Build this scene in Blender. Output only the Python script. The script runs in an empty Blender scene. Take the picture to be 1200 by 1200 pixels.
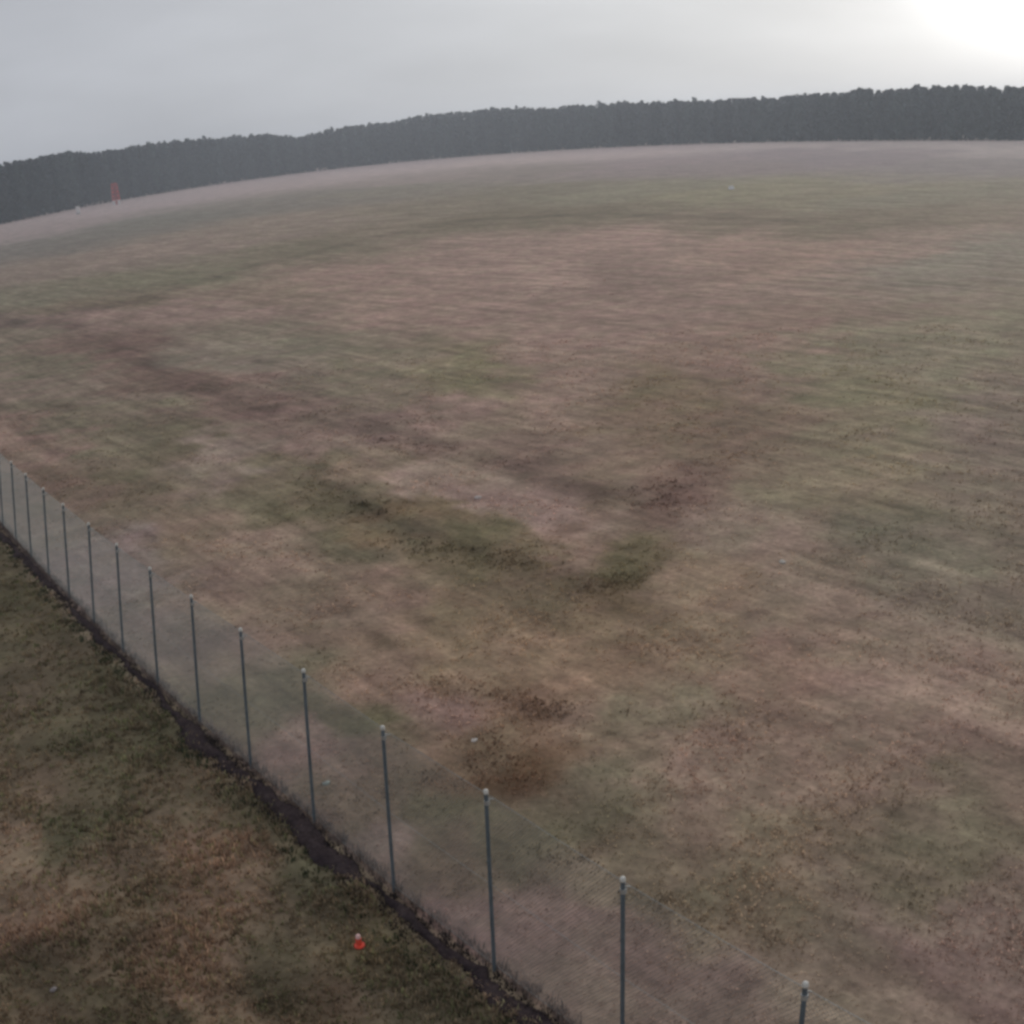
import bpy, bmesh, math, random
import numpy as np
from mathutils import Vector, Matrix

random.seed(7)
rng = np.random.default_rng(11)
scene = bpy.context.scene
COL = scene.collection

# ------------------------------------------------------------------ camera
H = 11.05                      # camera on a mast, metres above the field
PITCH, ROLL = 0.3215, 0.0907
LA, LB = 0.44, -0.0055         # lens: angle = LA*R + LB*R^3, R = 1 at the frame's edge
cam = bpy.data.cameras.new("camera")
cam_ob = bpy.data.objects.new("camera", cam)
COL.objects.link(cam_ob)
cam.type = 'PANO'
cam.panorama_type = 'FISHEYE_LENS_POLYNOMIAL'
cam.sensor_fit = 'HORIZONTAL'
cam.lens = 39.0
cam.sensor_width = 36.0
cam.sensor_height = 36.0
cam.fisheye_fov = math.radians(170)
cam.fisheye_polynomial_k0 = 0.0
cam.fisheye_polynomial_k1 = -LA / 18.0
cam.fisheye_polynomial_k2 = 0.0
cam.fisheye_polynomial_k3 = -LB / 18.0 ** 3
cam.fisheye_polynomial_k4 = 0.0
cam.clip_start = 0.1
cam.clip_end = 6000.0
cf = Vector((0, math.cos(PITCH), -math.sin(PITCH)))
cr = Vector((1, 0, 0))
cu = cr.cross(cf)
cc, cs = math.cos(ROLL), math.sin(ROLL)
camx = cr * cc - cu * cs
camy = cr * cs + cu * cc
cam_ob.matrix_world = Matrix(((camx.x, camy.x, -cf.x, 0), (camx.y, camy.y, -cf.y, 0), (camx.z, camy.z, -cf.z, H), (0, 0, 0, 1)))
scene.camera = cam_ob

# ------------------------------------------------------------------ sky and sun
SUN_EL, SUN_AZ = math.radians(10.0), math.radians(28.0)      # azimuth from +Y towards +X
sun_dir = Vector((math.cos(SUN_EL) * math.sin(SUN_AZ), math.cos(SUN_EL) * math.cos(SUN_AZ), math.sin(SUN_EL)))
world = bpy.data.worlds.new("World")
scene.world = world
world.use_nodes = True
wt = world.node_tree
wt.nodes.clear()
def wn(t, **k):
    n = wt.nodes.new(t)
    for a, b in k.items(): setattr(n, a, b)
    return n
def wl(a, b): wt.links.new(a, b)
w_out = wn('ShaderNodeOutputWorld'); w_bg = wn('ShaderNodeBackground')
w_sky = wn('ShaderNodeTexSky', sky_type='NISHITA', sun_disc=False)
w_sky.sun_elevation = SUN_EL; w_sky.sun_rotation = SUN_AZ
w_sky.air_density = 1.0; w_sky.dust_density = 2.0; w_sky.ozone_density = 1.0
w_tc = wn('ShaderNodeTexCoord')
w_dot = wn('ShaderNodeVectorMath', operation='DOT_PRODUCT'); w_dot.inputs[1].default_value = sun_dir
wl(w_tc.outputs['Generated'], w_dot.inputs[0])
def wmath(op, a, b=None, c=None):
    n = wn('ShaderNodeMath', operation=op)
    for i, v in enumerate((a, b, c)):
        if v is None: continue
        if isinstance(v, (int, float)): n.inputs[i].default_value = v
        else: wl(v, n.inputs[i])
    return n.outputs[0]
d0 = wmath('MAXIMUM', w_dot.outputs['Value'], 0.0)
wide = wmath('MULTIPLY', wmath('POWER', d0, 5.0), 3.7)
tight = wmath('MULTIPLY', wmath('POWER', d0, 260.0), 32.0)
w_map = wn('ShaderNodeMapping'); w_map.inputs['Scale'].default_value = (1, 1, 4.0)
wl(w_tc.outputs['Generated'], w_map.inputs['Vector'])
w_noise = wn('ShaderNodeTexNoise'); w_noise.inputs['Scale'].default_value = 2.2; w_noise.inputs['Detail'].default_value = 5.0
wl(w_map.outputs[0], w_noise.inputs['Vector'])
cloudv = wmath('MULTIPLY_ADD', w_noise.outputs['Fac'], 0.7, 0.65)
level = wmath('ADD', wmath('MULTIPLY', wmath('ADD', wide, 4.15), cloudv), tight)
w_col = wn('ShaderNodeMix', data_type='RGBA')
w_col.inputs['A'].default_value = (0.92, 0.96, 1.06, 1)
w_col.inputs['B'].default_value = (1.0, 1.005, 1.0, 1)
wl(wmath('POWER', d0, 4.0), w_col.inputs['Factor'])
w_cloud = wn('ShaderNodeVectorMath', operation='SCALE')
wl(w_col.outputs['Result'], w_cloud.inputs[0]); wl(level, w_cloud.inputs['Scale'])
w_mix = wn('ShaderNodeMix', data_type='RGBA'); w_mix.inputs['Factor'].default_value = 0.99
wl(w_sky.outputs[0], w_mix.inputs['A']); wl(w_cloud.outputs[0], w_mix.inputs['B'])
wl(w_mix.outputs['Result'], w_bg.inputs['Color'])
w_bg.inputs['Strength'].default_value = 0.1
wl(w_bg.outputs[0], w_out.inputs['Surface'])

sun = bpy.data.lights.new("sun", 'SUN')
sun.energy = 0.9; sun.angle = math.radians(14); sun.color = (1.0, 0.95, 0.87)
sun_ob = bpy.data.objects.new("sun", sun); COL.objects.link(sun_ob)
sun_ob.rotation_euler = (-sun_dir).to_track_quat('-Z', 'Y').to_euler()
sun_ob.location = (40, 80, 60)

scene.view_settings.view_transform = 'Standard'
scene.view_settings.look = 'None'
scene.view_settings.exposure = 0.08
scene.view_settings.gamma = 1.0
scene.render.engine = 'CYCLES'
scene.cycles.filter_width = 3.0            # soft webcam lens
scene.cycles.volume_bounces = 1
scene.cycles.max_bounces = 6
scene.cycles.use_denoising = True

# ------------------------------------------------------------------ helpers
def tag(o, label=None, cat=None, group=None, kind=None):
    if label: o['label'] = label
    if cat: o['category'] = cat
    if group: o['group'] = group
    if kind: o['kind'] = kind
    return o
def empty(name, loc=(0, 0, 0), rz=0.0):
    o = bpy.data.objects.new(name, None); COL.objects.link(o)
    o.location = loc; o.rotation_euler = (0, 0, rz); o.empty_display_size = 0.3
    return o
def mesh_np(name, verts, faces, mat, parent=None, cols=None, smooth=False):
    """verts (n,3); faces (m,k) with constant k"""
    verts = np.asarray(verts, dtype=np.float32); faces = np.asarray(faces, dtype=np.int32)
    me = bpy.data.meshes.new(name)
    k = faces.shape[1]
    me.vertices.add(len(verts)); me.vertices.foreach_set('co', verts.ravel())
    me.loops.add(faces.size); me.loops.foreach_set('vertex_index', faces.ravel())
    me.polygons.add(len(faces))
    me.polygons.foreach_set('loop_start', np.arange(0, faces.size, k, dtype=np.int32))
    me.polygons.foreach_set('loop_total', np.full(len(faces), k, dtype=np.int32))
    if smooth: me.polygons.foreach_set('use_smooth', np.ones(len(faces), dtype=bool))
    me.update(calc_edges=True)
    if cols is not None:
        a = me.color_attributes.new('tone', 'FLOAT_COLOR', 'POINT')
        c4 = np.ones((len(verts), 4), dtype=np.float32); c4[:, :3] = cols
        a.data.foreach_set('color', c4.ravel())
    me.materials.append(mat)
    o = bpy.data.objects.new(name, me); COL.objects.link(o)
    if parent is not None: o.parent = parent
    return o
class MB:
    def __init__(s): s.v = []; s.f = []
    def tube(s, p, q, r0, r1=None, n=10, caps=True):
        r1 = r0 if r1 is None else r1
        p = Vector(p); q = Vector(q); d = (q - p).normalized()
        a = d.orthogonal().normalized(); b = d.cross(a); i = len(s.v)
        for c, r in ((p, r0), (q, r1)):
            for k in range(n):
                t = 2 * math.pi * k / n
                s.v.append(c + a * math.cos(t) * r + b * math.sin(t) * r)
        for k in range(n):
            s.f.append((i + k, i + (k + 1) % n, i + n + (k + 1) % n, i + n + k))
        if caps:
            s.f.append(tuple(i + n - 1 - k for k in range(n))); s.f.append(tuple(i + n + k for k in range(n)))
    def box(s, lo, hi):
        x0, y0, z0 = lo; x1, y1, z1 = hi; i = len(s.v)
        s.v += [Vector(p) for p in ((x0,y0,z0),(x1,y0,z0),(x1,y1,z0),(x0,y1,z0),(x0,y0,z1),(x1,y0,z1),(x1,y1,z1),(x0,y1,z1))]
        s.f += [tuple(i + j for j in q) for q in ((3,2,1,0),(4,5,6,7),(0,1,5,4),(1,2,6,5),(2,3,7,6),(3,0,4,7))]
    def dome(s, c, r, hgt, n=12, m=5):
        c = Vector(c); i = len(s.v)
        for j in range(m):
            t = j / m * math.pi / 2
            for k in range(n):
                u = 2 * math.pi * k / n
                s.v.append(c + Vector((r * math.cos(t) * math.cos(u), r * math.cos(t) * math.sin(u), hgt * math.sin(t))))
        s.v.append(c + Vector((0, 0, hgt)))
        for j in range(m - 1):
            for k in range(n):
                s.f.append((i + j*n + k, i + j*n + (k+1) % n, i + (j+1)*n + (k+1) % n, i + (j+1)*n + k))
        for k in range(n): s.f.append((i + (m-1)*n + k, i + (m-1)*n + (k+1) % n, i + m*n))
        s.f.append(tuple(i + n - 1 - k for k in range(n)))
    def build(s, name, mat, parent=None, smooth=False):
        me = bpy.data.meshes.new(name); me.from_pydata([tuple(v) for v in s.v], [], s.f)
        if smooth:
            for p in me.polygons: p.use_smooth = True
        me.materials.append(mat); me.update()
        o = bpy.data.objects.new(name, me); COL.objects.link(o)
        if parent is not None: o.parent = parent
        return o
def lin(c):
    c = np.asarray(c, dtype=float) / 255.0
    return np.where(c <= 0.04045, c / 12.92, ((c + 0.055) / 1.055) ** 2.4)

class NT:
    def __init__(s, name):
        s.m = bpy.data.materials.new(name); s.m.use_nodes = True; s.t = s.m.node_tree
        s.p = s.t.nodes['Principled BSDF']
    def n(s, t, **k):
        n = s.t.nodes.new(t)
        for a, b in k.items(): setattr(n, a, b)
        return n
    def l(s, a, b): s.t.links.new(a, b)
    def noise(s, vec, scale, detail=4, rough=0.55):
        n = s.n('ShaderNodeTexNoise'); n.inputs['Scale'].default_value = scale
        n.inputs['Detail'].default_value = detail; n.inputs['Roughness'].default_value = rough
        if vec is not None: s.l(vec, n.inputs['Vector'])
        return n.outputs['Fac']
    def math(s, op, a, b=None, c=None):
        n = s.n('ShaderNodeMath', operation=op)
        for i, v in enumerate((a, b, c)):
            if v is None: continue
            if isinstance(v, (int, float)): n.inputs[i].default_value = v
            else: s.l(v, n.inputs[i])
        return n.outputs[0]
    def rng(s, v, a, b, c, d):
        n = s.n('ShaderNodeMapRange'); s.l(v, n.inputs[0])
        for i, x in enumerate((a, b, c, d)): n.inputs[i + 1].default_value = x
        return n.outputs[0]
    def mix(s, f, a, b, mode='MIX'):
        n = s.n('ShaderNodeMix', data_type='RGBA', blend_type=mode)
        for key, v in (('Factor', f), ('A', a), ('B', b)):
            if isinstance(v, (tuple, list)): n.inputs[key].default_value = (*v, 1)[:4]
            elif isinstance(v, (int, float)): n.inputs[key].default_value = v
            else: s.l(v, n.inputs[key])
        return n.outputs['Result']
    def scale(s, v, k):
        n = s.n('ShaderNodeVectorMath', operation='SCALE'); s.l(v, n.inputs[0])
        if isinstance(k, (int, float)): n.inputs['Scale'].default_value = k
        else: s.l(k, n.inputs['Scale'])
        return n.outputs[0]
def simple(name, col, rough=0.6, metal=0.0, var=0.25, sc=6.0):
    t = NT(name); tc = t.n('ShaderNodeTexCoord')
    f = t.noise(tc.outputs['Object'], sc, 5)
    c = t.mix(t.rng(f, 0.3, 0.7, 0, 1), tuple(x * (1 - var) for x in col), tuple(min(1, x * (1 + var)) for x in col))
    t.l(c, t.p.inputs['Base Color']); t.p.inputs['Roughness'].default_value = rough; t.p.inputs['Metallic'].default_value = metal
    return t.m

# ------------------------------------------------------------------ where a sighted point lies on the level field
def sight(px, py):
    X, Y = (px - 600) / 600, (600 - py) / 600
    R = math.hypot(X, Y); th = LA * R + LB * R ** 3; ph = math.atan2(Y, X)
    x, y, z = math.sin(th) * math.cos(ph), math.sin(th) * math.sin(ph), math.cos(th)
    return camx * x + camy * y + cf * z
def gp(px, py):
    d = sight(px, py); t = -H / d.z
    return Vector((d.x * t, d.y * t, 0.0))

# fence line
FENCE_DIR = Vector((math.sin(-0.6255), math.cos(-0.6255), 0))
FENCE_N = Vector((FENCE_DIR.y, -FENCE_DIR.x, 0))               # towards the field
base_fix = {0: (2.30, 8.83), 1: (0.84, 10.84), 2: (-0.88, 12.42), 3: (-2.44, 15.06), 4: (-3.94, 17.14), 5: (-5.39, 18.94), 6: (-6.94, 21.34), 7: (-8.30, 23.10),
            8: (-9.72, 25.00), 9: (-11.09, 26.94), 10: (-12.46, 29.06), 11: (-13.84, 30.91), 12: (-15.10, 32.86), 13: (-16.33, 34.58)}
ks = np.array(list(base_fix)); bx = np.array([v[0] for v in base_fix.values()]); by = np.array([v[1] for v in base_fix.values()])
px_, py_ = np.polyfit(ks, bx, 2), np.polyfit(ks, by, 2)
def fence_pt(k):
    if 0 <= k <= 13: return np.array([np.polyval(px_, k), np.polyval(py_, k)])
    k0 = 0 if k < 0 else 13
    return np.array([np.polyval(px_, k0) + (k - k0) * np.polyval(np.polyder(px_), k0), np.polyval(py_, k0) + (k - k0) * np.polyval(np.polyder(py_), k0)])
fpts = np.array([fence_pt(k) for k in np.arange(-6, 40, 0.5)])
def side(x, y):
    """signed distance from the fence line, positive in the field"""
    t = np.interp(y, fpts[:, 1], np.arange(len(fpts)))
    lx = np.interp(y, fpts[:, 1], fpts[:, 0])
    lx = np.where(y > fpts[-1, 1], fpts[-1, 0] + (y - fpts[-1, 1]) * (-0.62), lx)
    lx = np.where(y < fpts[0, 1], fpts[0, 0] + (y - fpts[0, 1]) * (-0.62), lx)
    return (x - lx) * 0.81

# ------------------------------------------------------------------ grass tones of the field (dry, green, bare patches)
FIELD = """20 272 112 104 104;150 240 118 110 112;300 215 122 112 112;450 198 128 118 118;600 184 132 122 120;750 176 132 122 122;900 169 134 128 126;1050 168 130 126 124;1190 169 130 126 124
900 181 106 98 102;1000 185 103 96 100;750 192 110 100 102;600 202 104 98 92;500 208 112 104 100;1150 195 102 98 98;830 195 106 98 98
50 290 90 90 84;200 258 90 92 84;350 235 96 94 86;450 225 100 98 86;600 228 100 97 80;750 222 106 105 86;860 225 110 108 84;960 235 110 106 84;1080 230 104 102 84
60 315 108 98 88;200 290 114 102 92;350 260 112 102 90;480 248 104 98 82
50 350 98 97 80;200 325 98 98 78;350 295 100 96 78;120 355 96 88 72;0 380 92 82 74;450 272 106 98 82;550 257 98 92 74;700 250 98 92 74;850 256 104 95 78;1000 262 102 94 76
100 375 116 98 90;250 360 118 100 92;400 320 124 104 94;550 300 126 106 96;700 280 130 108 98;850 290 130 108 96;930 300 126 105 92;500 360 124 104 94;650 380 122 102 92;800 370 122 102 92;900 400 118 98 86;600 330 126 106 96;720 335 116 98 88;300 340 116 102 88
330 410 104 100 84;250 420 104 98 86;400 430 106 100 82;520 450 106 102 76;640 450 118 100 88;20 400 98 92 78
140 405 100 82 74;200 440 100 83 74;300 470 106 88 80;420 500 104 88 80;600 540 108 91 80;500 480 116 98 88
50 430 96 92 76;40 480 92 86 72;150 500 98 94 76;200 520 92 87 68;120 560 90 84 66;300 560 98 92 72;10 505 112 94 84;60 560 96 82 70;80 450 106 96 84
250 530 118 106 96;350 520 114 98 88;480 570 128 112 100;560 590 128 110 100;650 610 126 106 98;700 560 112 95 80;750 500 104 90 72;780 460 104 92 70;420 550 110 98 80
380 590 86 82 60;450 600 92 80 56;430 650 90 86 66;540 650 90 85 60;600 660 98 88 66;700 690 92 80 56;740 670 86 80 56;500 610 104 90 66;660 650 112 94 80
780 590 100 80 70;830 480 106 90 74
200 620 112 98 82;300 660 118 102 88;400 700 120 102 86;500 740 116 100 78;600 760 118 100 78;350 720 112 98 84;650 800 120 98 78;500 820 118 98 88;450 780 116 98 82;560 800 112 92 72
590 900 96 72 52;620 860 104 84 66;560 870 104 86 68;680 830 108 90 70
100 680 110 100 96;200 760 100 92 84;320 840 88 86 68;400 850 84 82 60;420 950 94 84 68;500 950 84 80 58;520 1030 90 80 64;600 1000 90 86 66;350 900 112 94 86;440 1010 112 96 90;540 1110 118 98 94
650 1100 108 92 84;800 1150 108 94 84;700 850 116 98 82;800 700 120 104 84;900 800 120 98 84;950 560 112 104 82;1050 640 92 90 74;1100 700 106 98 84;1100 850 118 100 88;1100 1000 94 90 72;900 1000 112 100 82;1150 1100 112 96 88;700 950 92 90 70;1000 450 104 100 76;1100 400 108 104 84;1000 300 120 104 92;1150 300 110 106 92;1150 500 106 96 84;800 850 104 98 78;850 930 114 96 84;1000 1150 108 98 84;750 1040 104 96 78;930 700 112 98 84;860 620 118 104 90"""
YARD = """20 700 64 64 42;60 800 70 66 50;150 850 60 62 42;40 900 80 69 54;100 960 62 66 46;200 950 78 67 52;300 1000 66 64 44;330 960 60 60 40;150 1020 76 67 54;350 1050 60 65 46
250 1030 94 68 58;230 1130 94 70 58;100 1100 78 67 52;60 1150 68 60 46;400 1150 72 58 44;450 1100 74 70 46;300 1180 94 72 58;480 1180 70 70 54;10 1120 94 66 56;330 1130 66 62 46;180 1170 66 60 44;10 1010 92 72 62;120 900 68 68 48;250 920 72 66 48"""
def coords(x, y):
    r = np.hypot(x, y)
    dep = np.degrees(np.arctan(H / np.maximum(r, 1e-3)))
    return np.stack([np.degrees(np.arctan2(x, y)) * np.interp(dep, [3, 12], [.22, 1.0]), dep * np.interp(dep, [3, 12], [2.6, 1.9])], -1)
def table(txt):
    P, Cc = [], []
    for line in txt.replace('\n', ';').split(';'):
        a = [float(v) for v in line.split()]
        q = gp(a[0], a[1]); P.append((q.x, q.y)); Cc.append(a[2:])
    P = np.array(P); return coords(P[:, 0], P[:, 1]), lin(np.array(Cc))
T_FIELD, T_YARD = table(FIELD), table(YARD)
K_FIELD, K_YARD = 0.465, 0.35        # reflectance scale
def interp(tab, q):
    out = np.zeros((len(q), 3))
    for s in range(0, len(q), 20000):
        d2 = ((q[s:s + 20000, None, :] - tab[0][None]) ** 2).sum(-1) + 0.12
        w = d2 ** -2.1
        out[s:s + 20000] = (w[..., None] * tab[1][None]).sum(1) / w.sum(1)[:, None]
    return out
_h = np.random.default_rng(5).uniform(-1, 1, (256, 256))
def vnoise(x, y, sc):
    x = x * sc + 37.3; y = y * sc + 11.7
    xi, yi = np.floor(x).astype(int), np.floor(y).astype(int); u, v = x - xi, y - yi
    u, v = u * u * (3 - 2 * u), v * v * (3 - 2 * v)
    a, b, c_, d = (_h[(xi + i) % 256, (yi + j) % 256] for i, j in ((0, 0), (1, 0), (0, 1), (1, 1)))
    return (a * (1 - u) + b * u) * (1 - v) + (c_ * (1 - u) + d * u) * v
def fbm(x, y, sc, n=4):
    return sum(vnoise(x + 7 * i, y - 5 * i, sc * 2.03 ** i) * .55 ** i for i in range(n))
TRACKS = [([(60, 372), (110, 393), (150, 415), (200, 445), (300, 472), (420, 500), (520, 527), (620, 550), (720, 580)], 1.1, .62),
          ([(-40, 392), (60, 372), (150, 355), (300, 312), (450, 276), (560, 257), (700, 251), (850, 256), (1000, 264), (1150, 262)], 1.8, .70),
          ([(380, 568), (430, 590), (500, 628), (560, 648), (620, 660), (760, 690)], .42, .64),
          ([(225, 598), (300, 645), (390, 715), (480, 775), (560, 815), (650, 832), (760, 880)], .22, .70),
          ([(150, 605), (240, 665), (340, 745), (440, 800), (520, 850)], .18, .76),
          ([(330, 600), (420, 665), (520, 735), (640, 800)], .22, .78),
          ([(640, 343), (700, 334), (780, 332)], 1.0, .78), ([(480, 520), (600, 545), (760, 592), (820, 560)], .4, .84)]
def track_gain(x, y):
    g_ = np.ones(len(x))
    wx_ = x + .35 * fbm(x, y, .35, 3); wy_ = y + .35 * fbm(y, x, .35, 3)
    for pts, w_, k_ in TRACKS:
        P = [gp(*q) for q in pts]; dmin = np.full(len(x), 1e9)
        for a, b in zip(P[:-1], P[1:]):
            ex, ey = b.x - a.x, b.y - a.y
            tt_ = np.clip(((wx_ - a.x) * ex + (wy_ - a.y) * ey) / (ex * ex + ey * ey), 0, 1)
            dmin = np.minimum(dmin, np.hypot(wx_ - a.x - tt_ * ex, wy_ - a.y - tt_ * ey))
        m = np.exp(-(dmin / w_) ** 2) * np.clip(.75 + .6 * fbm(x, y, .5, 3), 0, 1.1)
        g_ *= 1 - (1 - k_) * m
    return g_
def tone(x, y, edge=0.35):
    r_ = np.hypot(x, y); am = .035 * r_
    sc_ = np.clip(9 / np.maximum(r_, 9), .05, 1)
    wx = x + am * (fbm(x, y, .55, 5) * np.clip(40 / r_.clip(1), 0, 1) + fbm(x, y, .06, 4) * np.clip(r_ / 60, 0, 1))
    wy = y + am * 1.6 * (fbm(y + 50, x, .55, 5) * np.clip(40 / r_.clip(1), 0, 1) + fbm(y, x + 90, .06, 4) * np.clip(r_ / 90, 0, .6))
    q = coords(wx, wy)
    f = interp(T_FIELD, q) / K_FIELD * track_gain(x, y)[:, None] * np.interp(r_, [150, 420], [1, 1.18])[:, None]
    n = interp(T_YARD, q) / K_YARD * (1 + .16 * fbm(x, y, .9, 4))[:, None]
    s = side(x, y)
    wob = 0.25 * np.sin(y * 1.7) + 0.15 * np.sin(y * 4.1 + 1)
    m = np.clip((s + 0.5 + wob * 0.4) / edge, 0, 1)[:, None]
    o = f * m + n * (1 - m)
    mean = np.where(s[:, None] > 0, [[.345, .234, .182]], [[.106, .081, .055]])
    g_ = o.mean(1, keepdims=True)
    neutral = mean / mean.mean(1, keepdims=True) * g_
    f_ = np.where(s[:, None] > 0, .36, .74)
    return o * (1 - f_) + neutral * f_
def hgt(x, y):
    r = np.hypot(x, y)
    a = 0.05 * np.sin(x * .31 + 1.3 * np.sin(y * .17)) * np.sin(y * .23 + 1) + .02 * np.sin(x * 1.3 + y * .7) * np.sin(y * 1.1 - x * .4)
    return a * np.clip(60 / np.maximum(r, 1), 0, 1)

# ------------------------------------------------------------------ field
t = NT('field_grass')
geo = t.n('ShaderNodeNewGeometry'); vc = t.n('ShaderNodeVertexColor'); vc.layer_name = 'tone'
rot = t.n('ShaderNodeMapping'); rot.inputs['Rotation'].default_value = (0, 0, -0.6255)
t.l(geo.outputs['Position'], rot.inputs['Vector'])
st = t.n('ShaderNodeMapping'); st.inputs['Scale'].default_value = (1.0, 0.16, 1)
t.l(rot.outputs[0], st.inputs['Vector'])
pos = geo.outputs['Position']
n1 = t.noise(pos, 0.16, 5, .6); n2 = t.noise(pos, 1.1, 6, .68); n3 = t.noise(pos, 7.0, 5, .7)
s1 = t.noise(st.outputs[0], 0.7, 5, .6); s2 = t.noise(st.outputs[0], 3.2, 4, .6)
k = t.math('MULTIPLY', t.rng(n1, .3, .7, .84, 1.16), t.rng(n2, .3, .7, .72, 1.28))
k = t.math('MULTIPLY', k, t.rng(n3, .3, .7, .76, 1.24))
k = t.math('MULTIPLY', k, t.rng(s1, .3, .7, .80, 1.2))
k = t.math('MULTIPLY', k, t.rng(s2, .3, .7, .85, 1.15))
st0 = t.n('ShaderNodeMapping'); st0.inputs['Scale'].default_value = (1.0, 0.04, 1); t.l(rot.outputs[0], st0.inputs['Vector'])
k = t.math('MULTIPLY', k, t.rng(t.noise(st0.outputs[0], 1.3, 4, .6), .3, .7, .84, 1.16))
hue = t.noise(pos, 0.45, 5, .65)
c = t.mix(t.rng(hue, .36, .62, 0, 1), (0.97, 1.02, 0.95), (1.04, 0.985, 1.0))
c = t.mix(1.0, vc.outputs['Color'], c, 'MULTIPLY')
c = t.scale(c, k)
t.l(c, t.p.inputs['Base Color']); t.p.inputs['Roughness'].default_value = 0.95
t.p.inputs['Specular IOR Level'].default_value = 0.08
bmp = t.n('ShaderNodeBump'); bmp.inputs['Strength'].default_value = 0.45; bmp.inputs['Distance'].default_value = 0.08
t.l(t.math('ADD', n2, t.math('MULTIPLY', n3, .5)), bmp.inputs['Height']); t.l(bmp.outputs[0], t.p.inputs['Normal'])
M_field = t.m

az = np.radians(np.concatenate([np.arange(-46, 46, 0.4), np.arange(46, 314, 4.0)]))
rr = np.concatenate([[0.0], np.exp(np.linspace(math.log(2.0), math.log(9), 14)), np.exp(np.linspace(math.log(9.4), math.log(120), 190)), np.exp(np.linspace(math.log(124), math.log(1450), 120))])
A, Rr = np.meshgrid(az, rr)
gx, gy = (Rr * np.sin(A)).ravel(), (Rr * np.cos(A)).ravel()
na, nr = len(az), len(rr)
I, J = np.meshgrid(np.arange(na), np.arange(nr - 1)); I = I.ravel(); J = J.ravel()
F = np.stack([J * na + I, (J + 1) * na + I, (J + 1) * na + (I + 1) % na, J * na + (I + 1) % na], -1)
gz = hgt(gx, gy)
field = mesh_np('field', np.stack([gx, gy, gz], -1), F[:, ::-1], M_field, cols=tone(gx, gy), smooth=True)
tag(field, 'wide mown field of dry brown and green grass', 'field', kind='structure')

# ------------------------------------------------------------------ blades of grass and weeds
tg = NT('grass_blades')
vc = tg.n('ShaderNodeVertexColor'); vc.layer_name = 'tone'
g = tg.n('ShaderNodeNewGeometry')
c = tg.scale(vc.outputs['Color'], tg.rng(tg.noise(g.outputs['Position'], 3.0, 4), .3, .7, .8, 1.2))
tg.l(c, tg.p.inputs['Base Color']); tg.p.inputs['Roughness'].default_value = 0.8; tg.p.inputs['Specular IOR Level'].default_value = 0.15
tr_ = tg.n('ShaderNodeBsdfTranslucent'); tg.l(c, tr_.inputs['Color'])
ms_ = tg.n('ShaderNodeMixShader'); ms_.inputs[0].default_value = .4
tg.l(tg.p.outputs[0], ms_.inputs[1]); tg.l(tr_.outputs[0], ms_.inputs[2]); tg.l(ms_.outputs[0], tg.t.nodes['Material Output'].inputs['Surface'])
M_blade = tg.m
def blades(P, height, spread, nb, cols, width=0.012, droop=0.5):
    """one mesh array of bent blades: P (n,2) tuft places"""
    n = len(P)
    x = np.repeat(P[:, 0], nb); y = np.repeat(P[:, 1], nb); h = np.repeat(height, nb) * rng.uniform(.5, 1.15, n * nb)
    sp = np.repeat(spread, nb)
    a = rng.uniform(0, 2 * np.pi, n * nb); rad = sp * np.sqrt(rng.uniform(0, 1, n * nb))
    bx = x + np.cos(a) * rad; by = y + np.sin(a) * rad; bz = hgt(bx, by) - .01
    a2 = a + rng.normal(0, .7, n * nb); dr = h * rng.uniform(.2, 1.0, n * nb) * droop
    w = np.repeat(width, nb) if np.ndim(width) else np.full(n * nb, width)
    wa = rng.uniform(0, 2 * np.pi, n * nb); wx, wy = np.cos(wa) * w, np.sin(wa) * w
    v = np.empty((n * nb, 5, 3))
    v[:, 0] = np.stack([bx - wx, by - wy, bz], -1); v[:, 1] = np.stack([bx + wx, by + wy, bz], -1)
    mx, my, mz = bx + np.cos(a2) * dr * .35, by + np.sin(a2) * dr * .35, bz + h * .62
    v[:, 2] = np.stack([mx - wx * .7, my - wy * .7, mz], -1); v[:, 3] = np.stack([mx + wx * .7, my + wy * .7, mz], -1)
    v[:, 4] = np.stack([bx + np.cos(a2) * dr, by + np.sin(a2) * dr, bz + h], -1)
    b = np.arange(n * nb)[:, None] * 5
    f = np.concatenate([b + [0, 1, 3], b + [0, 3, 2], b + [2, 3, 4]], 0)
    cc_ = np.repeat(np.repeat(cols, nb, 0) * rng.uniform(.75, 1.25, (n * nb, 1)), 5, 0)
    return v.reshape(-1, 3), f, cc_
def join(parts):
    V, Fs, Cs, o = [], [], [], 0
    for v, f, c_ in parts:
        V.append(v); Fs.append(f + o); Cs.append(c_); o += len(v)
    return np.concatenate(V), np.concatenate(Fs), np.concatenate(Cs)
def clumpy(x, y, s=1.0):
    return .5 + .5 * np.sin(x * 2.1 * s + 2 * np.sin(y * 1.3 * s)) * np.sin(y * 1.7 * s + 1.5 * np.sin(x * .9 * s + 2))
def scatter(n, r0, r1, want):
    a = np.radians(rng.uniform(-37, 34, n)); u = rng.uniform(0, 1, n)
    r = np.exp(np.log(r0) + u * (np.log(r1) - np.log(r0)))      # even density in the log of distance
    x, y = r * np.sin(a), r * np.cos(a); s = side(x, y)
    m = (s > 0.05) if want > 0 else (s < -0.25)
    return x[m], y[m], r[m]
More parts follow.
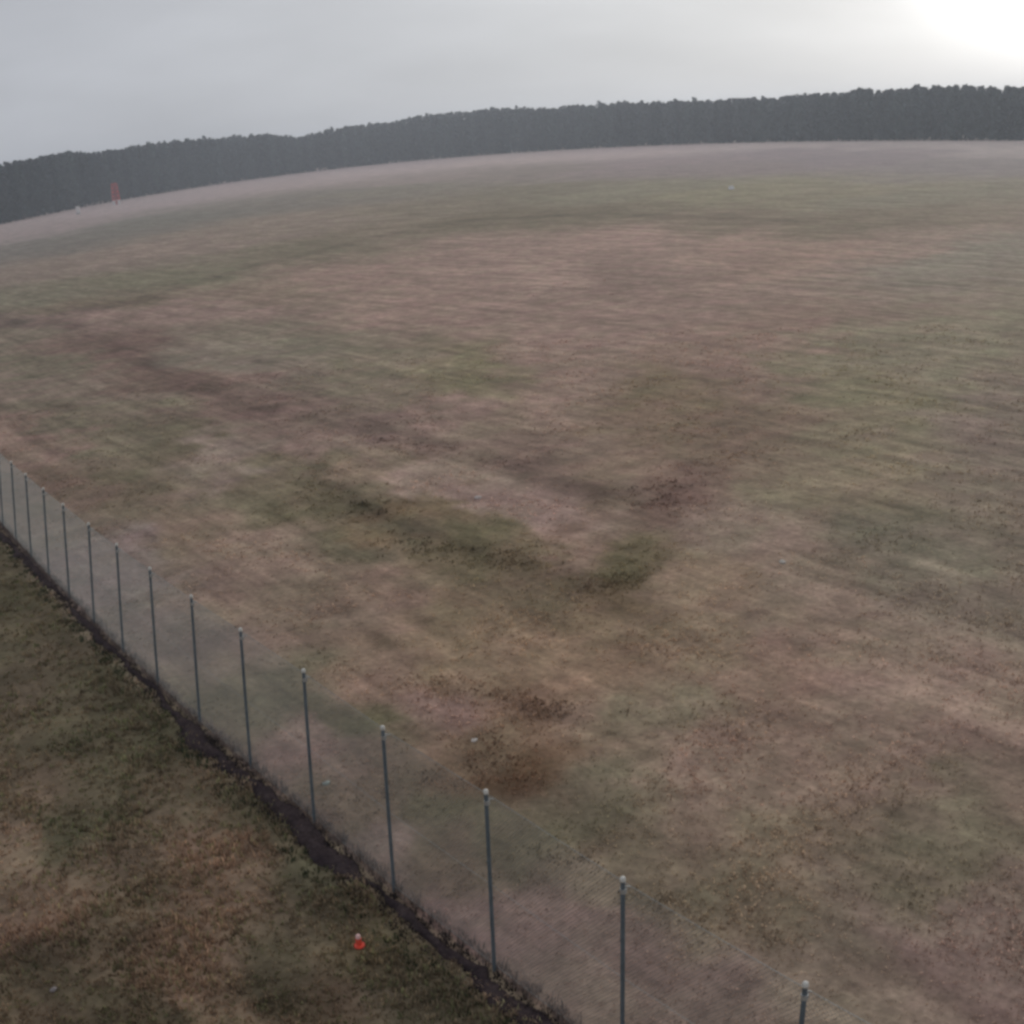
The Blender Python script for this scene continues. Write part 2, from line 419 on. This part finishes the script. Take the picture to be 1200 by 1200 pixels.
# yard side: rank rough grass
x, y, r = scatter(90000, 9.5, 60, -1)
cl = clumpy(x, y, .8); m = rng.uniform(0, 1, len(x)) < .35 + .65 * cl; x, y, r, cl = x[m], y[m], r[m], cl[m]
col = tone(x, y) * (0.95 + .9 * rng.uniform(0, 1, (len(x), 1)))
col *= np.where(rng.uniform(0, 1, (len(x), 1)) < .25, [[.9, 1.08, .88]], [[1.03, .99, .97]])
yard = join([blades(np.stack([x, y], -1), .05 + .11 * cl * rng.uniform(.3, 1, len(x)), .07 + 0 * x, 4, col, .010 + .0006 * r)])
yo = mesh_np('yard_grass', *yard[:2], M_blade, cols=yard[2])
tag(yo, 'rank dark olive grass on the near side of the fence', 'grass', kind='stuff')
# field side: short sparse tufts
x, y, r = scatter(60000, 10, 62, 1)
cl = clumpy(x, y, .45); m = rng.uniform(0, 1, len(x)) < .2 + .8 * cl ** 2; x, y, r, cl = x[m], y[m], r[m], cl[m]
col = tone(x, y) * (.95 + .9 * rng.uniform(0, 1, (len(x), 1)))
fieldb = [blades(np.stack([x, y], -1), .03 + .05 * cl * rng.uniform(.3, 1, len(x)), .09 + 0 * x, 3, col, .010 + .0006 * r)]
# darker weedy seams seen out in the field
seams = [(415, 590, 470, 603, 60), (370, 566, 400, 572, 30), (470, 630, 545, 655, 80), (575, 652, 610, 662, 60), (630, 828, 662, 836, 50), (600, 815, 640, 830, 40),
         (745, 590, 800, 565, 50), (560, 870, 612, 925, 90), (680, 690, 745, 672, 70), (560, 640, 600, 650, 30), (470, 520, 500, 530, 20), (640, 340, 690, 335, 16),
         (500, 795, 545, 815, 40), (740, 1040, 760, 1058, 16), (880, 1095, 930, 1100, 14), (520, 905, 548, 925, 30), (640, 1000, 680, 1010, 20)]
px, py = [], []
for x0, y0, x1, y1, n in seams:
    for i in range(int(n * 1.1)):
        u = rng.uniform(0, 1); q = gp(x0 + (x1 - x0) * u + rng.normal(0, 26), y0 + (y1 - y0) * u + rng.normal(0, 5.0))
        px.append(q.x); py.append(q.y)
px, py = np.array(px), np.array(py)
col = tone(px, py) * rng.uniform(.55, 1.5, (len(px), 1))
fieldb.append(blades(np.stack([px, py], -1), rng.uniform(.03, .085, len(px)), .13 + 0 * px, 6, col, .011 + .0005 * np.hypot(px, py)))
fb = join(fieldb)
fo = mesh_np('field_grass', *fb[:2], M_blade, cols=fb[2])
tag(fo, 'short brownish tufts and weedy seams scattered over the field', 'grass', kind='stuff')

# ------------------------------------------------------------------ dark strip and dry stalks along the fence foot
tt = NT('dark_strip'); g = tt.n('ShaderNodeNewGeometry')
f1 = tt.noise(g.outputs['Position'], 2.0, 6, .65); f2 = tt.noise(g.outputs['Position'], 14.0, 4, .7)
c = tt.mix(tt.rng(f1, .35, .65, 0, 1), (.044, .032, .036), (.090, .066, .064))  # two dark purple-brown tones, blended by noise along the strip
c = tt.scale(c, tt.rng(f2, .3, .7, .6, 1.4))
tt.l(c, tt.p.inputs['Base Color']); tt.p.inputs['Roughness'].default_value = 1.0; tt.p.inputs['Specular IOR Level'].default_value = 0.05
b_ = tt.n('ShaderNodeBump'); b_.inputs['Strength'].default_value = 1.0; b_.inputs['Distance'].default_value = .06
tt.l(f2, b_.inputs['Height']); tt.l(b_.outputs[0], tt.p.inputs['Normal'])
M_strip = tt.m
kk = np.arange(-3, 22, 0.02); cen = np.array([fence_pt(q) for q in kk]); dd = np.gradient(cen, axis=0); dd /= np.linalg.norm(dd, axis=1)[:, None]
nn = np.stack([dd[:, 1], -dd[:, 0]], -1)
def rough_line(n, amps):
    o = np.zeros(n)
    for w_, a_ in amps:
        q = rng.normal(0, 1, n // w_ + 3); o += a_ * np.interp(np.arange(n) / w_, np.arange(len(q)), q)
    return o
n_ = len(kk)
hi = -0.06 + rough_line(n_, ((40, .05), (12, .05), (4, .03)))
lo = -np.interp(kk, [1, 4, 7, 12], [.44, .38, .31, .25]) + rough_line(n_, ((55, .12), (16, .08), (4, .04)))
cols_ = 9; V = []
for j in range(cols_):
    u = j / (cols_ - 1); o = lo + (hi - lo) * u
    p = cen + nn * o[:, None]
    z = hgt(p[:, 0], p[:, 1]) + (-.03 if j in (0, cols_ - 1) else .012 + .05 * math.sin(math.pi * u)) + (rng.normal(0, .012, n_) if 0 < j < cols_ - 1 else 0)
    V.append(np.stack([p[:, 0], p[:, 1], z], -1))
V = np.stack(V, 1).reshape(-1, 3)
I, J = np.meshgrid(np.arange(n_ - 1), np.arange(cols_ - 1)); I = I.ravel(); J = J.ravel()
Fq = np.stack([I * cols_ + J, I * cols_ + J + 1, (I + 1) * cols_ + J + 1, (I + 1) * cols_ + J], -1)
so = mesh_np('ground_strip', V, Fq[:, ::-1], M_strip, smooth=True)
tag(so, 'dark ragged strip along the near foot of the fence', 'soil strip', kind='structure')
# stalks: dark matted weeds on the strip, pale dry ones on its field edge
def along(n, o0, o1, k0=-2.5, k1=19):
    q = rng.uniform(k0, k1, n); p = np.array([fence_pt(v) for v in q]); i = np.clip(((q + 3) / .02).astype(int), 0, n_ - 1)
    o = rng.uniform(o0, o1, n); return p + nn[i] * o[:, None]
P1 = np.concatenate([along(1200, -.30, -.02), along(900, -.55, -.02, -2.5, 6)]); P2 = along(2400, -.03, .20); P3 = np.concatenate([along(330, -.6, -.28, 6, 19), along(230, -.9, -.5, -2.5, 6)])
parts = [blades(P1, rng.uniform(.03, .10, len(P1)), .07 + 0 * P1[:, 0], 7, np.tile([[.055, .042, .042]], (len(P1), 1)) * rng.uniform(.6, 1.5, (len(P1), 1)), .014),
         blades(P2, rng.uniform(.06, .24, len(P2)), .06 + 0 * P2[:, 0], 5, np.tile([[.24, .19, .17]], (len(P2), 1)) * rng.uniform(.6, 1.25, (len(P2), 1)), .009),
         blades(P3, rng.uniform(.05, .14, len(P3)), .09 + 0 * P3[:, 0], 8, np.tile([[.055, .065, .032]], (len(P3), 1)) * rng.uniform(.6, 1.3, (len(P3), 1)), .012)]
w_ = join(parts)
wo = mesh_np('fence_weeds', *w_[:2], M_blade, cols=w_[2])
tag(wo, 'dark matted weeds and pale dry stalks along the fence foot', 'weeds', kind='stuff')

# ------------------------------------------------------------------ chain-link fence
M_post = simple('weathered_post_steel', (.125, .155, .175), .55, .2, .2, 8)
M_cap = simple('pale_cap', (.66, .64, .58), .45, 0.0, .06, 20)
M_wire = simple('galvanised_wire', (.27, .29, .29), .5, .3, .15, 30)
M_clip = simple('clip_steel', (.5, .5, .48), .4, .5, .1, 30)
FH = 2.62
def post_h(k): return float(np.interp(k, [0, 2, 3, 6, 9], [2.92, 2.93, 2.88, 2.78, 2.64]))
fence = empty('chain_link_fence', (*fence_pt(2), 0.0))
tag(fence, 'tall grey chain link fence with white capped posts crossing the lower left', 'fence')
def lean(k):
    a = float(np.interp(k, [0, 2, 5, 9], [.12, .20, .33, .40]))
    return Vector((a, a * .35, 0))
def foot(k):
    p = fence_pt(k); return Vector((p[0], p[1], float(hgt(p[0:1], p[1:2])[0])))
F0 = fence.location.copy()
for k in range(-2, 21):
    b = foot(k) - F0; top = b + lean(k) + Vector((random.uniform(-.02, .02), random.uniform(-.02, .02), post_h(k) + .04))
    m = MB(); m.tube(b - Vector((0, 0, .3)), top, .028, n=14)
    post = m.build('post', M_post, fence, smooth=False)
    m = MB(); m.tube(top - Vector((0, 0, .03)), top + Vector((0, 0, .01)), .034, n=14); m.dome(top + Vector((0, 0, .01)), .034, .03)
    m.build('cap', M_cap, post, smooth=True)
    # short outward clip arm that carries the top wire
    d = Vector((FENCE_N.x, FENCE_N.y, 0))
    m = MB(); m.tube(top - Vector((0, 0, .10)), top - Vector((0, 0, .16)) + d * .10, .010, n=6); m.tube(top - Vector((0, 0, .19)) , top - Vector((0, 0, .13)), .041, n=14)
    m.build('bracket', M_clip, post)
PITCHW = .062
for k in range(-2, 20):
    a0, a1 = foot(k) - F0, foot(k + 1) - F0; l0, l1 = lean(k), lean(k + 1)
    def pt(u, z, o=0.0):
        bse = a0.lerp(a1, u); ln = l0.lerp(l1, u); z = z * (post_h(k) * (1 - u) + post_h(k + 1) * u - .05) / FH
        return bse + ln * (z / FH) + Vector((0, 0, z)) + FENCE_N * (o + .045)
    L = (a1 - a0).length; m = MB(); hw = FH - .05
    nd = int((L + hw) / PITCHW)
    for i in range(-int(hw / PITCHW) - 1, int(L / PITCHW) + 2):
        for sgn in (1, -1):
            s0 = i * PITCHW; # start at the bottom at s0 going right (+) ; mirrored for -1
            lo_, hi_ = max(0, -s0), min(hw, L - s0)
            if hi_ - lo_ < .03: continue
            sa, sb = s0 + lo_, s0 + hi_
            if sgn < 0: sa, sb = L - sa, L - sb
            m.tube(pt(sa / L, .04 + lo_, .002 * sgn), pt(sb / L, .04 + hi_, .002 * sgn), .0021, n=3, caps=False)
    m.build('mesh_panel', M_wire, fence)
    for z in (.06, 1.30, FH - .03):
        m = MB(); m.tube(pt(0, z, .008), pt(1, z, .008), .0035, n=5); m.build('tension_wire', M_wire, fence)

# ------------------------------------------------------------------ forest beyond the field
tf = NT('forest_foliage')
vc = tf.n('ShaderNodeVertexColor'); vc.layer_name = 'tone'; g = tf.n('ShaderNodeNewGeometry')
c = tf.scale(vc.outputs['Color'], tf.rng(tf.noise(g.outputs['Position'], .35, 5), .3, .7, .75, 1.25))
tf.l(c, tf.p.inputs['Base Color']); tf.p.inputs['Roughness'].default_value = .85; tf.p.inputs['Specular IOR Level'].default_value = .1
M_forest = tf.m
base_line = [(5,264),(75,246),(150,231),(225,219),(300,211),(400,198),(500,188),(600,179),(700,173),(800,169),(900,166),(1000,164.5),(1100,164),(1190,165)]
top_line = [(2,190),(75,177),(150,169),(225,162),(310,154),(350,160),(400,147),(450,140),(510,132),(580,123),(640,125),(700,118),(800,113),(900,107),(1000,101),(1100,98),(1190,98)]
ba = []; bd = []
for q in base_line:
    p = gp(*q); ba.append(math.atan2(p.x, p.y)); bd.append(H / math.hypot(p.x, p.y))
pd = np.polyfit(ba, bd, 3)
ta = []; te = []
for q in top_line:
    d = sight(*q); ta.append(math.atan2(d.x, d.y)); te.append(d.z / math.hypot(d.x, d.y))
def treeline(a):
    ac = min(max(a, min(ba)), max(ba)); D = H / np.polyval(pd, ac)
    return D, H + D * float(np.interp(a, ta, te))
leafV, leafC = [], []; trunk = MB()
def forest_tree(x, y, h, rw, tint, nl):
    z0 = h * random.uniform(.0, .10)
    u = rng.uniform(0, 1, nl); zz = z0 + (h - z0) * u
    prof = np.sqrt(np.clip(1 - (np.clip(u - .35, 0, 1) / .68) ** 2, 0.02, 1)) * (1 + .35 * np.sin(u * 9 + x))
    a = rng.uniform(0, 2 * np.pi, nl); rad = rw * prof * np.sqrt(rng.uniform(.0, 1, nl))
    cx, cy = x + rad * np.cos(a), y + rad * np.sin(a)
    s = rng.uniform(.5, 1.1, nl)
    n1_ = rng.normal(0, 1, (nl, 3)); n1_ /= np.linalg.norm(n1_, axis=1)[:, None]
    n2_ = np.cross(n1_, rng.normal(0, 1, (nl, 3))); n2_ /= np.linalg.norm(n2_, axis=1)[:, None]
    c_ = np.stack([cx, cy, zz], -1)
    leafV.append(np.stack([c_ - n1_ * s[:, None], c_ + n2_ * s[:, None] * .7, c_ + n1_ * s[:, None], c_ - n2_ * s[:, None] * .7], 1).reshape(-1, 3))
    leafC.append(np.repeat(np.array(tint)[None] * rng.uniform(.75, 1.25, (nl, 1)), 4, 0))
    trunk.tube((x, y, -.5), (x, y, h * .9), .28, .08, n=5, caps=False)
a = -0.62
bump = rough_line(600, ((40, .6), (9, .9), (3, .7)))
i_ = 0
while a < 0.62:
    D, hh = treeline(a)
    for row in range(5):
        Dr = D + row * 6 + random.uniform(-2, 2); aa = a + random.uniform(-.002, .002)
        h = (hh - 1.3) * (1.0 if row else .96) + bump[i_ % 600] * .7 + random.uniform(-1.2, .4) + (random.uniform(.5, 1.6) if random.random() < .05 else 0)
        g_ = random.uniform(.8, 1.6); tint = (.048 * g_, .060 * g_ * random.uniform(.93, 1.07), .058 * g_)
        forest_tree(Dr * math.sin(aa), Dr * math.cos(aa), h, random.uniform(2.2, 3.3), tint, 340 if row < 3 else 220)
    a += 3.0 / D; i_ += 1
LV = np.concatenate(leafV); LC = np.concatenate(leafC); nf = len(LV) // 4
forest = mesh_np('forest', LV, np.arange(nf * 4).reshape(-1, 4), M_forest, cols=LC)
tag(forest, 'long dark wood of even height closing off the far side of the field', 'forest', kind='stuff')
M_bark = simple('pine_bark', (.07, .055, .045), .95, 0, .3, 1)
tr = trunk.build('trunks', M_bark, forest); tr['kind'] = 'stuff'

# ------------------------------------------------------------------ small things in the field
def place(px, py): return gp(px, py)
# red lattice mast beside the wood
M_red = simple('red_paint', (.72, .06, .045), .5, 0, .1, 1.5)
M_white = simple('white_paint', (.72, .70, .68), .5, 0, .06, 1.5)
p = place(137, 240)
mast = empty('lattice_mast', p, .3); tag(mast, 'red lattice mast on a white base at the edge of the far wood', 'mast')
m = MB(); w0, w1, z0, z1 = 1.6, 1.15, 2.2, 9.2
for sx in (-1, 1):
    for sy in (-1, 1): m.tube((sx*w0, sy*w0, z0), (sx*w1, sy*w1, z1), .17, .15, n=6)
for j in range(5):
    za, zb = z0 + (z1-z0)*j/4, z0 + (z1-z0)*min(j+1, 4)/4; wa, wb = w0 + (w1-w0)*j/4, w0 + (w1-w0)*min(j+1, 4)/4
    for s in (-1, 1):
        m.tube((-wa, s*wa, za), (wa, s*wa, za), .10, n=5); m.tube((s*wa, -wa, za), (s*wa, wa, za), .10, n=5)
        if j < 4:
            m.tube((-wa, s*wa, za), (wb, s*wb, zb), .10, n=5); m.tube((wa, s*wa, za), (-wb, s*wb, zb), .10, n=5)
            m.tube((s*wa, -wa, za), (s*wb, wb, zb), .10, n=5); m.tube((s*wa, wa, za), (s*wb, -wb, zb), .10, n=5)
m.build('lattice_frame', M_red, mast)
m = MB(); m.box((-1.25, -1.2, z1 + .15), (1.25, 1.2, z1 + .3)); m.build('platform', M_red, mast)
m = MB(); m.box((-1.7, -1.4, 0), (1.7, 1.4, 2.05)); m.box((-1.85, -1.55, 2.05), (1.85, 1.55, 2.19)); m.build('base', M_white, mast)
m = MB(); m.box((-.45, -1.44, .1), (.45, -1.40, 1.85)); m.build('door', simple('pink_door', (.5, .2, .18), .6), mast)
# pale cabinet on a post
p = place(92, 251)
cab = empty('equipment_cabinet', p, .2); tag(cab, 'small pale upright cabinet in front of the wood, left of the red mast', 'cabinet')
m = MB(); m.box((-.7, -.45, .5), (.7, .45, 3.0)); m.build('body', M_white, cab)
m = MB(); m.box((-.8, -.55, 3.0), (.8, .55, 3.14)); m.build('roof', simple('cabinet_roof', (.5, .5, .48)), cab)
m = MB(); m.box((-.85, -.6, -.1), (.85, .6, .5)); m.build('plinth', simple('concrete', (.38, .37, .35), .9), cab)
# white field marker
p = place(857, 222)
mk = empty('field_marker', p, .1); tag(mk, 'tiny white ridge shaped marker out on the green band of the field', 'marker')
me = MB(); i = 0
me.v = [Vector(q) for q in ((-.45,-.32,0),(.45,-.32,0),(.45,.32,0),(-.45,.32,0),(-.38,0,.55),(.38,0,.55))]; me.f = [(3,2,1,0),(0,1,5,4),(2,3,4,5),(1,2,5),(3,0,4)]
me.build('cover', M_white, mk)
me = MB(); me.box((-.5, -.37, -.05), (.5, .37, .04)); me.build('base', simple('marker_base', (.35, .34, .32)), mk)
# pale stones
def stone(px, py, s, label, col):
    p = place(px, py); bm = bmesh.new(); bmesh.ops.create_icosphere(bm, subdivisions=3, radius=1)
    ph = random.uniform(0, 9)
    for v in bm.verts:
        c_ = v.co; f = 1 + .16 * math.sin(c_.x * 3.1 + ph) * math.cos(c_.y * 2.7 + ph) + .08 * math.sin(c_.z * 7 + c_.x * 5 + ph)
        v.co = Vector((c_.x * s * 1.25 * f, c_.y * s * f, max(c_.z, -.5) * s * .62 * f))
    me_ = bpy.data.meshes.new('stone'); bm.to_mesh(me_); bm.free(); me_.materials.append(simple('stone', col, .85, 0, .2, 25))
    o = bpy.data.objects.new('stone', me_); COL.objects.link(o)
    o.location = (p.x, p.y, s * .22 + float(hgt(np.array([p.x]), np.array([p.y]))[0])); o.rotation_euler = (0, 0, random.uniform(0, 6))
    for q in me_.polygons: q.use_smooth = True
    tag(o, label, 'stone')
stone(556, 869, .055, 'pale stone on the rusty brown patch just beyond the fence', (.62, .56, .50))
stone(383, 921, .06, 'greenish grey stone seen through the fence mesh beside a post foot', (.34, .38, .34))
stone(560, 583, .10, 'small light stone in the middle of the pinkish field', (.55, .48, .44))
stone(917, 661, .08, 'small light stone on the right of the field', (.52, .48, .42))
stone(64, 1163, .05, 'small whitish stone among the dark grass in the bottom left corner', (.24, .21, .20))
# red and white marker peg in the near grass
p = place(421, 1110)
pg = empty('marker_peg', (p.x, p.y, float(hgt(np.array([p.x]), np.array([p.y]))[0]))); tag(pg, 'short red marker peg with a pale head in the dark near grass', 'marker peg')
M_rp = simple('red_plastic', (.80, .09, .05), .45, 0, .1)
m = MB(); m.tube((0, 0, -.1), (.01, 0, .17), .040, .046, n=14); m.build('shaft', M_rp, pg)
m = MB(); m.tube((.01, 0, .17), (.012, 0, .215), .040, .036, n=16); m.dome((.012, 0, .215), .036, .03, n=16); m.build('head', simple('pale_pink_plastic', (.85, .52, .48), .4, 0, .05), pg, smooth=True)
m = MB(); m.tube((.01, 0, .03), (.01, 0, .05), .085, .08, n=16); m.build('collar', M_rp, pg)

# ------------------------------------------------------------------ air
hz = NT('haze_air'); hz.t.nodes.remove(hz.p)
pv = hz.n('ShaderNodeVolumePrincipled'); pv.inputs['Color'].default_value = (.82, .90, 1.0, 1)
pv.inputs['Density'].default_value = 0.0005; pv.inputs['Anisotropy'].default_value = 0.4
hz.l(pv.outputs[0], hz.t.nodes['Material Output'].inputs['Volume'])
m = MB(); m.box((-1500, -1500, -1.5), (1500, 1500, 34)); ho = m.build('haze', hz.m); tag(ho, 'thin pale haze over the whole field', 'haze', kind='stuff')
